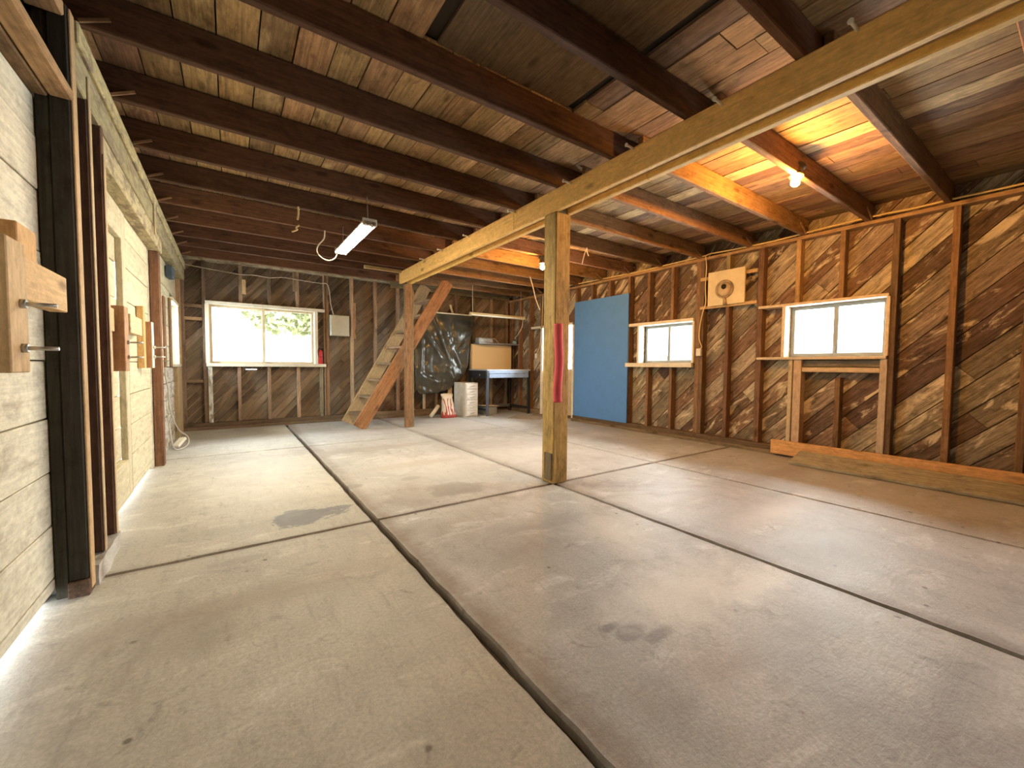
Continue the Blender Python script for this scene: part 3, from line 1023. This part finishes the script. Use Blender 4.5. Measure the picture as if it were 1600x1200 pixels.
outlet(5.2, 3.075, 1.197, 'pale socket box on the stud right of the middle window')
outlet(5.2, 6.60, 1.20, 'small pale socket box left of the side door')

ow = tag(tube('lamp_cable', [(5.18, 5.9, 2.49), (5.18, 5.38, 2.475), (5.18, 4.6, 2.46), (5.18, 4.06, 2.452), (5.185, 3.5, 2.46), (5.18, 3.05, 2.462), (5.18, 2.95, 2.475), (5.185, 2.626, 2.462),
                       (5.18, 2.26, 2.455), (5.185, 2.06, 2.46), (5.18, 1.65, 2.475), (5.185, 1.245, 2.478), (5.18, 1.02, 2.468), (5.18, .745, 2.472), (5.18, .40, 2.466), (5.18, -.6, 2.47), (5.18, -2.5, 2.47)],
                     .009, RUB, (.82, .62, .26)), 'yellow cable stapled along the top of the right wall', 'cable')
tag(tube('drop_cable', [(5.18, 3.015, 2.45), (5.175, 2.998, 2.3), (5.178, 3.008, 2.05), (5.175, 2.995, 1.85), (5.18, 3.035, 1.72), (5.182, 3.07, 1.55), (5.18, 3.075, 1.38), (5.185, 3.04, 1.27), (5.18, 3.06, 1.25)], .008, RUB, (.74, .58, .30)),
    'yellow cable dropping past the vent panel to the socket box', 'cable')
tag(tube('drop_cable', [(5.18, 6.40, 2.40), (5.185, 6.42, 2.1), (5.18, 6.43, 1.75), (5.18, 6.47, 1.5), (5.18, 6.52, 1.33), (5.17, 6.58, 1.25)], .009, RUB, (.72, .58, .28)),
    'yellow cable dropping beside the head of the side door', 'cable')

tag(timber('orange_plank', (5.085, 2.11, .105), (5.085, -1.4, .112), .155, .038, (0, 0, 1), W_NEW, (.76, .43, .18)),
    'long orange new plank standing on edge along the right wall', 'plank')
gb = tag(timber('grey_plank', (4.885, 1.80, .058), (4.885, -1.4, .058), .30, .03, (.96, 0, .27), W_OLD, (.34, .305, .22)),
         'weathered grey plank lying tilted on the floor before the orange one', 'plank')

# ================================================================= BACK WALL THINGS
ep = tag(empty('fuse_box', (1.6, 7.6, 1.49)), 'grey-green metal fuse box between the studs right of the back window', 'fuse box')
block('cabinet_body', 1.44, 1.755, 7.57, 7.66, 1.49, 1.85, METALC, (.42, .46, .41), ep, .004)
block('cabinet_door', 1.45, 1.745, 7.562, 7.572, 1.50, 1.84, METALC, (.47, .51, .46), ep, .003)
block('door_catch', 1.725, 1.738, 7.555, 7.563, 1.65, 1.69, STEEL, None, ep, .002)
tag(tube('fuse_cable', [(-.58, 7.63, 2.44), (-.3, 7.62, 2.41), (0.0, 7.625, 2.385), (.165, 7.64, 2.375), (.35, 7.62, 2.385), (.55, 7.64, 2.375), (.75, 7.62, 2.40), (1.0, 7.635, 2.39), (1.3, 7.63, 2.375), (1.40, 7.60, 2.37), (1.44, 7.60, 2.25), (1.455, 7.60, 2.05), (1.50, 7.605, 1.855)], .006, RUB, (.66, .58, .46)),
    'thin pale cable strung across the back studs down to the fuse box', 'cable')

fe = tag(empty('fire_extinguisher', (1.287, 7.63, 1.0)), 'small red fire extinguisher standing on the back window sill', 'extinguisher')
FR = plain('red_enamel', (.58, .03, .035), .3, var=.05)
lathe('cylinder', [(.001, 0), (.034, 0), (.036, .006), (.036, .20), (.030, .225), (.014, .24), (.012, .25), (.001, .25)], FR, None, fe, Matrix.Translation((1.287, 7.63, 1.0)), 20)
lathe('band', [(.0365, .118), (.0368, .119), (.0368, .127), (.0365, .128)], plain('black_band', (.02, .02, .02), .5), None, fe, Matrix.Translation((1.287, 7.63, 1.0)), 20)
lathe('valve', [(.001, .245), (.013, .245), (.013, .275), (.006, .28), (.001, .28)], plain('black_plastic', (.05, .045, .04), .5), None, fe, Matrix.Translation((1.287, 7.63, 1.0)), 14)
block('handle', 1.275, 1.335, 7.622, 7.638, 1.278, 1.29, plain('grey_lever', (.3, .28, .26), .4, .5), None, fe, .002)
tube('hose', [(1.275, 7.615, 1.262), (1.25, 7.60, 1.25), (1.246, 7.60, 1.2), (1.25, 7.60, 1.14)], .005, plain('hose_rubber', (.03, .03, .03), .6), None, fe)

# black plastic sheet hanging in folds
bm = bmesh.new()
outL = [(3.37, 2.03), (3.15, 1.76), (2.98, 1.55), (2.90, 1.37), (2.905, 1.05), (2.91, .75), (2.93, .56), (2.98, .44)]
outR = [(4.245, 2.02), (4.215, 1.80), (4.13, 1.56), (4.09, 1.30), (4.07, 1.04), (3.98, .82), (3.82, .66), (3.62, .52)]


def lerp_path(P, f):
    g = f * (len(P) - 1)
    i = min(int(g), len(P) - 2)
    return Vector(P[i]).lerp(Vector(P[i + 1]), g - i)


NU, NV = 60, 66
CREASES = [((3.12, 1.66), (3.60, .94), .035, .05), ((3.60, .94), (3.69, .66), .03, .05), ((3.30, 1.92), (3.78, .74), .03, .06), ((3.98, 1.46), (3.76, 1.22), .03, .05),
           ((3.76, 1.22), (3.94, .86), .03, .055), ((4.23, 1.86), (3.98, 1.5), .025, .05), ((3.05, 1.5), (3.0, .6), .04, .05), ((3.0, .8), (3.6, .62), .05, .03),
           ((3.5, 1.9), (3.74, 1.25), .07, .03)]
gridv = []
for j in range(NV + 1):
    row = []
    for i in range(NU + 1):
        u, v = i / NU, j / NV
        p = lerp_path(outL, v).lerp(lerp_path(outR, v), u)
        sag = .03 * math.sin(math.pi * u) * v
        fold = 0
        for (A, B, wd, amp) in CREASES:
            A, B = Vector(A), Vector(B)
            tt = max(0, min(1, (p - A).dot(B - A) / (B - A).length_squared))
            off = (p - A.lerp(B, tt))
            side = (B - A).x * off.y - (B - A).y * off.x
            dd = off.length * (1 if side > 0 else -1)
            fold += amp * math.sin(math.pi * min(1, tt * 1.2 + .15)) ** .5 * (math.exp(-(dd / wd) ** 2) - .5 * math.exp(-((dd - 1.7 * wd) / wd) ** 2))
        nn = noise.noise(Vector((p.x * 3.2, p.y * 3.2, 3))) * .05 + noise.noise(Vector((p.x * 11, p.y * 11, 7))) * .012 + abs(noise.noise(Vector((p.x * 7, p.y * 5, 9)))) * .02
        yy = 7.52 - .07 * v - fold - (nn + .03) * min(1, v * 4 + .15)
        row.append(bm.verts.new((p.x, min(yy, 7.56), p.y - sag + noise.noise(Vector((u * 9, v * 2, 1))) * .02 * v)))
    gridv.append(row)
for j in range(NV):
    for i in range(NU):
        bm.faces.new((gridv[j][i], gridv[j][i + 1], gridv[j + 1][i + 1], gridv[j + 1][i])).smooth = True
pl_m = plain('black_polythene', (.058, .058, .046), .3, spec=.6, var=.3, scale=6, bmp=.2)
pl = tag(link('plastic_sheet', bm_mesh(bm), pl_m), 'crumpled black plastic sheet hung on the back wall beside the stair', 'plastic sheet')
sm = pl.modifiers.new('thickness', 'SOLIDIFY')
sm.thickness = .003
tag(block('wall_shelf', 3.35, 4.18, 7.50, 7.648, 2.022, 2.048, W_NEW, (.72, .68, .52)), 'narrow pale shelf board above the black plastic sheet', 'shelf')
tag(timber('wood_offcut', (3.79, 7.61, 2.052), (3.74, 7.635, 2.23), .045, .02, (1, 0, .2), W_NEW, (.72, .60, .40)), 'short pale wood offcut leaning upright on the narrow shelf', 'offcut')
tag(block('white_lath', 3.135, 3.185, 7.60, 7.62, .10, .46, PAINT, (.72, .68, .6)), 'white lath upright below the black plastic sheet', 'lath')

# ================================================================= WORKBENCH
BL = (.33, .44, .64)
DKM = (.035, .04, .05)
wbn = tag(empty('workbench', (4.7, 7.1, 0)), 'blue-grey metal workbench with a tan pegboard back in the corner', 'workbench')
block('bench_top', 4.10, 5.16, 6.76, 7.50, .895, .92, METALC, (.52, .55, .58), wbn, .003)
block('apron', 4.15, 5.15, 6.765, 6.785, .84, .897, METALC, BL, wbn, .002)
block('drawer_front', 4.16, 5.14, 6.768, 6.786, .755, .833, METALC, BL, wbn, .002)
block('end_panel', 4.105, 4.125, 6.81, 7.48, .74, .895, METALC, DKM, wbn, .002)
lathe('knob', [(.001, .025), (.012, .025), (.014, .012), (.006, .008), (.006, 0)], STEEL, None, wbn, Matrix.Translation((4.105, 7.02, .81)) @ Matrix.Rotation(-math.pi / 2, 4, 'Y'), 12)
for (x, y) in ((4.125, 6.785), (5.13, 6.785), (4.125, 7.475), (5.13, 7.475)):
    block('leg', x - .022, x + .022, y - .022, y + .022, 0, .895, METALC, (.10, .12, .16) if (x < 4.5 and y < 7) else DKM, wbn, .003)
block('stretcher', 4.13, 5.13, 7.455, 7.49, .10, .155, METALC, (.16, .18, .22), wbn, .002)
for x in (4.125, 5.13):
    block('stretcher', x - .015, x + .015, 6.80, 7.46, .10, .15, METALC, DKM, wbn, .002)


def pegboard():
    m, t, n, l, b = nt('pegboard')
    tc = N(t, 'ShaderNodeTexCoord')
    vo = N(t, 'ShaderNodeTexVoronoi')
    vo.inputs['Randomness'].default_value = 0
    vo.inputs['Scale'].default_value = 40
    l.new(tc.outputs['Object'], vo.inputs['Vector'])
    f = ramp(t, vo.outputs['Distance'], .14, .2, (.46, .34, .18), (.92, .71, .40))
    l.new(f, b.inputs['Base Color'])
    b.inputs['Roughness'].default_value = .6
    return m


block('pegboard', 4.15, 5.135, 7.44, 7.455, .92, 1.435, pegboard(), None, wbn, .001)
block('peg_frame', 5.135, 5.17, 7.43, 7.50, .92, 1.44, METALC, DKM, wbn, .003)
block('peg_frame', 4.12, 4.15, 7.43, 7.50, .92, 1.44, W_NEW, (.62, .46, .26), wbn, .003)
block('top_shelf', 4.20, 5.20, 7.24, 7.50, 1.44, 1.468, METALC, (.30, .32, .34), wbn, .003)
gc = tag(empty('grey_case', (4.39, 7.36, 1.469)), 'flat grey case with a looped white cord on the bench top shelf', 'case')
block('case_body', 4.22, 4.56, 7.28, 7.44, 1.469, 1.56, METALC, (.42, .44, .46), gc, .008)
block('case_lid', 4.225, 4.555, 7.285, 7.435, 1.561, 1.568, METALC, (.5, .52, .54), gc, .003)
bc = tag(empty('blue_clamp', (5.12, 7.3, 1.469)), 'small light blue gadget with two prongs at the end of the bench shelf', 'gadget')
lathe('body', [(.001, 0), (.045, 0), (.05, .02), (.045, .05), (.025, .065), (.001, .067)], GEN, (.35, .55, .68), bc, Matrix.Translation((5.12, 7.3, 1.469)), 18)
for dx in (-.018, .018):
    tube('prong', [(5.12 + dx, 7.3, 1.53), (5.12 + dx * 1.2, 7.3, 1.585)], .006, GEN, (.08, .1, .14), bc, 6, False)
tube('cord', [(4.60, 7.34, 1.475), (4.585, 7.34, 1.52), (4.60, 7.34, 1.565), (4.65, 7.33, 1.55), (4.70, 7.33, 1.50), (4.74, 7.33, 1.475)], .006, RUB, (.8, .76, .66), gc)

# drawer cabinet
dc = tag(empty('drawer_cabinet', (3.86, 7.12, 0)), 'narrow white cabinet of six small drawers left of the workbench', 'cabinet')
block('carcass', 3.715, 3.985, 6.915, 7.40, .0, .66, PAINT, (.74, .72, .66), dc, .004)
for kx in range(6):
    z0 = .025 + kx * .104
    dr = block('drawer', 3.728, 3.972, 6.895, 6.915, z0, z0 + .096, PAINT, (.78, .78, .76), dc, .004)
    tube('handle', [(3.81, 6.895, z0 + .045), (3.815, 6.875, z0 + .042), (3.885, 6.875, z0 + .058), (3.89, 6.895, z0 + .06)], .005, STEEL, None, dr, 6)

# paper bag
def bag_mat():
    m, t, n, l, b = nt('printed_paper')
    tc = N(t, 'ShaderNodeTexCoord')
    wv = N(t, 'ShaderNodeTexWave')
    l.new(mapping(t, tc.outputs['Object'], (3.2, 0, .9)), wv.inputs['Vector'])
    wv.inputs['Scale'].default_value = 1.5
    wv.inputs['Distortion'].default_value = 9
    wv.inputs['Detail Scale'].default_value = 2.5
    c = ramp(t, wv.outputs[0], .55, .68, (.74, .66, .56), (.42, .07, .06))
    sp = N(t, 'ShaderNodeSeparateXYZ')
    l.new(tc.outputs['Object'], sp.inputs[0])
    top = ramp(t, sp.outputs[2], .34, .38)
    c = mixc(t, c, (.76, .66, .54), top)
    bot = ramp(t, sp.outputs[2], .05, .07, (1, 1, 1), (0, 0, 0))
    c = mixc(t, c, (.40, .06, .05), bot)
    l.new(c, b.inputs['Base Color'])
    b.inputs['Roughness'].default_value = .7
    return m


bm = bmesh.new()
rows = []
for j in range(15):
    v = j / 14
    wd = .15 * (1 - .30 * v - .10 * math.sin(v * 3.1)) + .02 * (v > .9)
    dp = .085 * (1 - .80 * v ** 1.5) + .006
    cx, cy = -.02 * v, .04 * v
    rows.append([bm.verts.new(Vector((cx + wd * math.copysign(abs(math.cos(a)) ** .55, math.cos(a)), cy + dp * math.copysign(abs(math.sin(a)) ** .55, math.sin(a)), v * .45))
                              + noise.noise_vector(Vector((math.cos(a) * 2, math.sin(a) * 2, v * 6))) * .016 * (1 if j else 0))
                 for a in [2 * math.pi * k / 24 for k in range(24)]])
for a, b in zip(rows, rows[1:]):
    for k in range(24):
        bm.faces.new((a[k], a[(k + 1) % 24], b[(k + 1) % 24], b[k])).smooth = True
bm.faces.new(rows[0]); bm.faces.new(rows[-1])
tag(link('paper_bag', bm_mesh(bm), bag_mat(), None, None, Matrix.Translation((3.43, 7.06, 0.0))), 'slumped paper sack printed red and white on the floor by the cabinet', 'bag')
tag(tube('cardboard_tube', [(3.09, 7.12, .035), (3.20, 7.16, .14), (3.275, 7.19, .22)], .035, MATT, (.72, .66, .54), None, 14, False), 'pale cardboard tube leaning against the paper sack', 'tube')
tag(timber('leaning_board', (3.60, 7.45, .02), (3.69, 7.50, .66), .09, .02, (1, 0, 0), W_NEW, (.60, .46, .28)), 'thin pale board standing behind the white drawer cabinet', 'board')

# low box below the bench
lb = tag(empty('low_box', (4.36, 7.15, 0)), 'low grey box with a tilted tan lid under the workbench', 'box')
block('box_body', 4.20, 4.52, 7.05, 7.30, .0, .15, MATT, (.30, .31, .28), lb, .004)
timber('lid', (4.17, 7.16, .185), (4.56, 7.16, .165), .27, .012, (0, 1, 0), MATT, (.50, .42, .30), lb, .002)
block('foot', 4.50, 4.515, 7.06, 7.075, .0, .16, MATT, (.6, .6, .55), lb, .002)
tag(timber('paper_sheet', (3.98, 6.80, .003), (4.22, 6.76, .003), .12, .004, (0, 1, 0), MATT, (.72, .70, .64), None, .001), 'scrap of white paper on the floor by the bench leg', 'paper')
tag(timber('floor_mat', (4.5, 6.10, .004), (5.0, 6.5, .004), .62, .006, (-.6, .8, 0), MATT, (.36, .31, .25), None, .001), 'flat brown cardboard sheet on the floor before the workbench', 'cardboard')
tag(timber('loose_stick', (5.0, 6.45, .02), (5.08, 5.85, .02), .05, .025, (1, 0, 0), W_OLD, (.40, .32, .22)), 'short loose board on the floor by the side door', 'board')

# ================================================================= FOAM TUBE ON THE POST
tag(tube('foam_tube', [(2.232, 2.551, .70), (2.226, 2.550, .80), (2.236, 2.549, .95), (2.242, 2.550, 1.05), (2.232, 2.549, 1.2), (2.228, 2.550, 1.345)], .036,
         plain('pink_foam', (.66, .10, .13), .8, var=.12, scale=5, bmp=.1), None, None, 16), 'red-pink foam tube strapped upright on the corner of the thick post', 'foam tube')

# ================================================================= DOOR BAR BRACKETS
BLK = (.56, .40, .22)


def bolt(o, x, y, z, l=.075):
    b = tube('bolt', [(x - .005, y, z), (x + l, y, z)], .006, STEEL, None, o, 8, False)
    tube('nut', [(x, y, z), (x + .013, y, z)], .0135, STEEL, None, b, 6, False)


b1 = tag(empty('bar_bracket', (-.56, 1.8, .97)), 'big wooden bar bracket with two steel bolts on the nearest white door', 'bracket')
block('bracket_block', -.617, -.50, 1.735, 1.865, .968, 1.352, W_NEW, BLK, b1, .003, axis=2)
timber('bracket_bar', (-.545, 1.868, 1.262), (-.545, 2.33, 1.262), .135, .05, (0, 0, 1), W_NEW, (.62, .42, .21), b1, .003)
block('bracket_stub', -.617, -.555, 2.01, 2.17, 1.26, 1.455, W_NEW, (.62, .38, .16), b1, .003, axis=2)
block('bracket_spacer', -.617, -.57, 1.868, 2.2, 1.2, 1.30, W_NEW, BLK, b1, .003)
bolt(b1, -.50, 1.81, 1.170); bolt(b1, -.50, 1.81, 1.040)
b2 = tag(empty('bar_bracket', (-.56, 3.5, .94)), 'wooden bar bracket on the white door just past the dark posts', 'bracket')
block('bracket_block', -.60, -.535, 3.50, 3.62, .945, 1.355, W_NEW, (.46, .27, .15), b2, .003, axis=2)
block('bracket_block', -.636, -.585, 3.40, 3.46, .945, 1.19, W_NEW, (.46, .27, .15), b2, .003, axis=2)
timber('bracket_bar', (-.60, 3.05, 1.26), (-.60, 3.46, 1.26), .14, .05, (0, 0, 1), W_NEW, (.60, .44, .26), b2, .003)
timber('bracket_bar', (-.575, 3.80, 1.27), (-.575, 4.24, 1.27), .13, .05, (0, 0, 1), W_NEW, (.66, .52, .32), b2, .003)
bolt(b2, -.535, 3.57, 1.130); bolt(b2, -.535, 3.57, 1.035)
b3 = tag(empty('bar_bracket', (-.56, 4.5, .95)), 'wooden bar bracket with its lit front coloured pale on the white door nearest the window', 'bracket')
block('bracket_block', -.604, -.53, 4.50, 4.60, .957, 1.34, W_NEW, (.46, .25, .13), b3, .003, axis=2)
block('lit_block_face', -.529, -.523, 4.50, 4.60, .957, 1.34, PAINT, (.72, .66, .5), b3, .002)  # thin pale facing paints the lit side onto the block
block('bracket_stub', -.604, -.56, 4.40, 4.48, .957, 1.455, W_NEW, (.62, .40, .18), b3, .003, axis=2)
bolt(b3, -.523, 4.55, 1.13); bolt(b3, -.523, 4.55, 1.05)
tag(tube('door_latch_wire', [(-.60, 1.2, 1.44), (-.555, 1.70, 1.375), (-.55, 1.80, 1.358), (-.535, 1.90, 1.345), (-.54, 2.0, 1.335)], .004, plain('old_wire', (.12, .1, .09), .6), None), 'thin dark wire strung over the nearest bar bracket', 'wire')

# ================================================================= CORDS BY THE LEFT WINDOW
ec = tag(empty('extension_cord', (-.53, 6.3, 0)), 'grey extension cord hanging down the left wall to a pale plug box', 'cord')
tube('cord', [(-.575, 5.80, .95), (-.575, 5.82, .85), (-.57, 5.95, .7), (-.565, 6.05, .45), (-.52, 6.3, .2), (-.45, 6.45, .09), (-.43, 6.3, .02), (-.47, 6.0, .012), (-.53, 5.85, .06), (-.56, 5.85, .3)], .008, RUB, (.52, .47, .4), ec)
timber('plug_box', (-.53, 6.05, .03), (-.47, 6.22, .10), .07, .035, (1, 0, .2), GEN, (.74, .70, .58), ec, .006)
wc = tag(empty('hook_cords', (-.56, 5.6, 1.3)), 'bundle of pale cords hung on hooks beside the left window', 'cord')
for i, (y, z0, z1) in enumerate(((5.32, 1.75, 1.0), (5.42, 1.55, 1.05), (5.52, 1.7, .98))):
    tube('cord', [(-.578, y, z0), (-.57, y + .03, (z0 + z1) / 2), (-.575, y - .04, z1), (-.572, y + .08, z1 - .05), (-.575, y + .09, (z0 + z1) / 2)], .006, RUB, (.70, .62, .46), wc)
for y, z in ((5.36, 1.15), (5.58, 1.02)):
    tube('hook', [(-.59, y, z), (-.53, y, z), (-.52, y, z + .02)], .007, STEEL, None, wc, 6, False)
tag(block('wall_bin', -.60, -.53, 6.3, 6.55, 2.02, 2.15, MATT, (.07, .10, .14), None, .01), 'small dark blue box tucked high beside the left wall plate', 'box')

# ================================================================= BITS HANGING FROM THE CEILING
tag(tube('hanging_strip', [(.55, 4.28, 2.45), (.552, 4.28, 2.39), (.545, 4.28, 2.33)], .008, RUB, (.72, .54, .26)), 'short yellow strip hanging from a joist left of the tube light', 'strip')
tag(tube('bent_strip', [(.63, 4.84, 2.45), (.60, 4.84, 2.42), (.61, 4.84, 2.40), (.56, 4.84, 2.37)], .008, RUB, (.72, .54, .26)), 'short bent yellow strip on the next joist beyond the straight one', 'strip')
tag(tube('white_wire', [(4.06, 5.36, 2.45), (4.12, 5.36, 2.30), (4.22, 5.4, 2.1), (4.34, 5.45, 1.95)], .008, RUB, (.82, .70, .58)), 'white wire slanting down from a joist left of the thick post', 'wire')
tag(tube('forked_wire', [(3.55, 3.64, 2.24), (3.60, 3.66, 2.35), (3.645, 3.66, 2.455), (3.655, 3.66, 2.40), (3.68, 3.66, 2.36)], .006, RUB, (.85, .74, .64)), 'forked white wire hanging from a joist right of the thick post', 'wire')
tag(tube('guy_wire', [(2.70, 3.06, 2.47), (2.85, 2.75, 2.52), (3.0, 2.5, 2.56)], .005, RUB, (.75, .58, .3)), 'thin wire stretched between joists right of the thick post', 'wire')

# ================================================================= OUTSIDE, seen through the back window
tr = tag(empty('tree', (2.6, 15.0, -.06)), 'leafy tree outside seen through the back window', 'tree')
tube('trunk', [(3.4, 15.3, -.06), (3.42, 15.3, 1.0), (3.35, 15.35, 2.6)], [.16, .13, .10], W_OLD, (.25, .2, .14), tr, 10, False)
bm = bmesh.new()
for i in range(5200):
    px = random.uniform(.2, 6.5)
    base = 2.02 + max(0, .95 - px) * .9 + .05 * math.sin(px * 5) + .04 * math.sin(px * 13)
    p = Vector((px, 15 + random.uniform(-1.2, 1.2), base + random.random() ** 1.1 * 3.0))
    q = Vector((random.uniform(-1, 1), random.uniform(-1, 1), random.uniform(-1, 1))).normalized()
    s2 = q.orthogonal().normalized() * .09
    q *= .13
    bm.faces.new([bm.verts.new(p + e) for e in (q, s2, -q, -s2)])
fo = link('foliage', bm_mesh(bm), plain('leaf', (.34, .36, .20), .7, var=.3, scale=3), tr)
fo['kind'] = 'stuff'
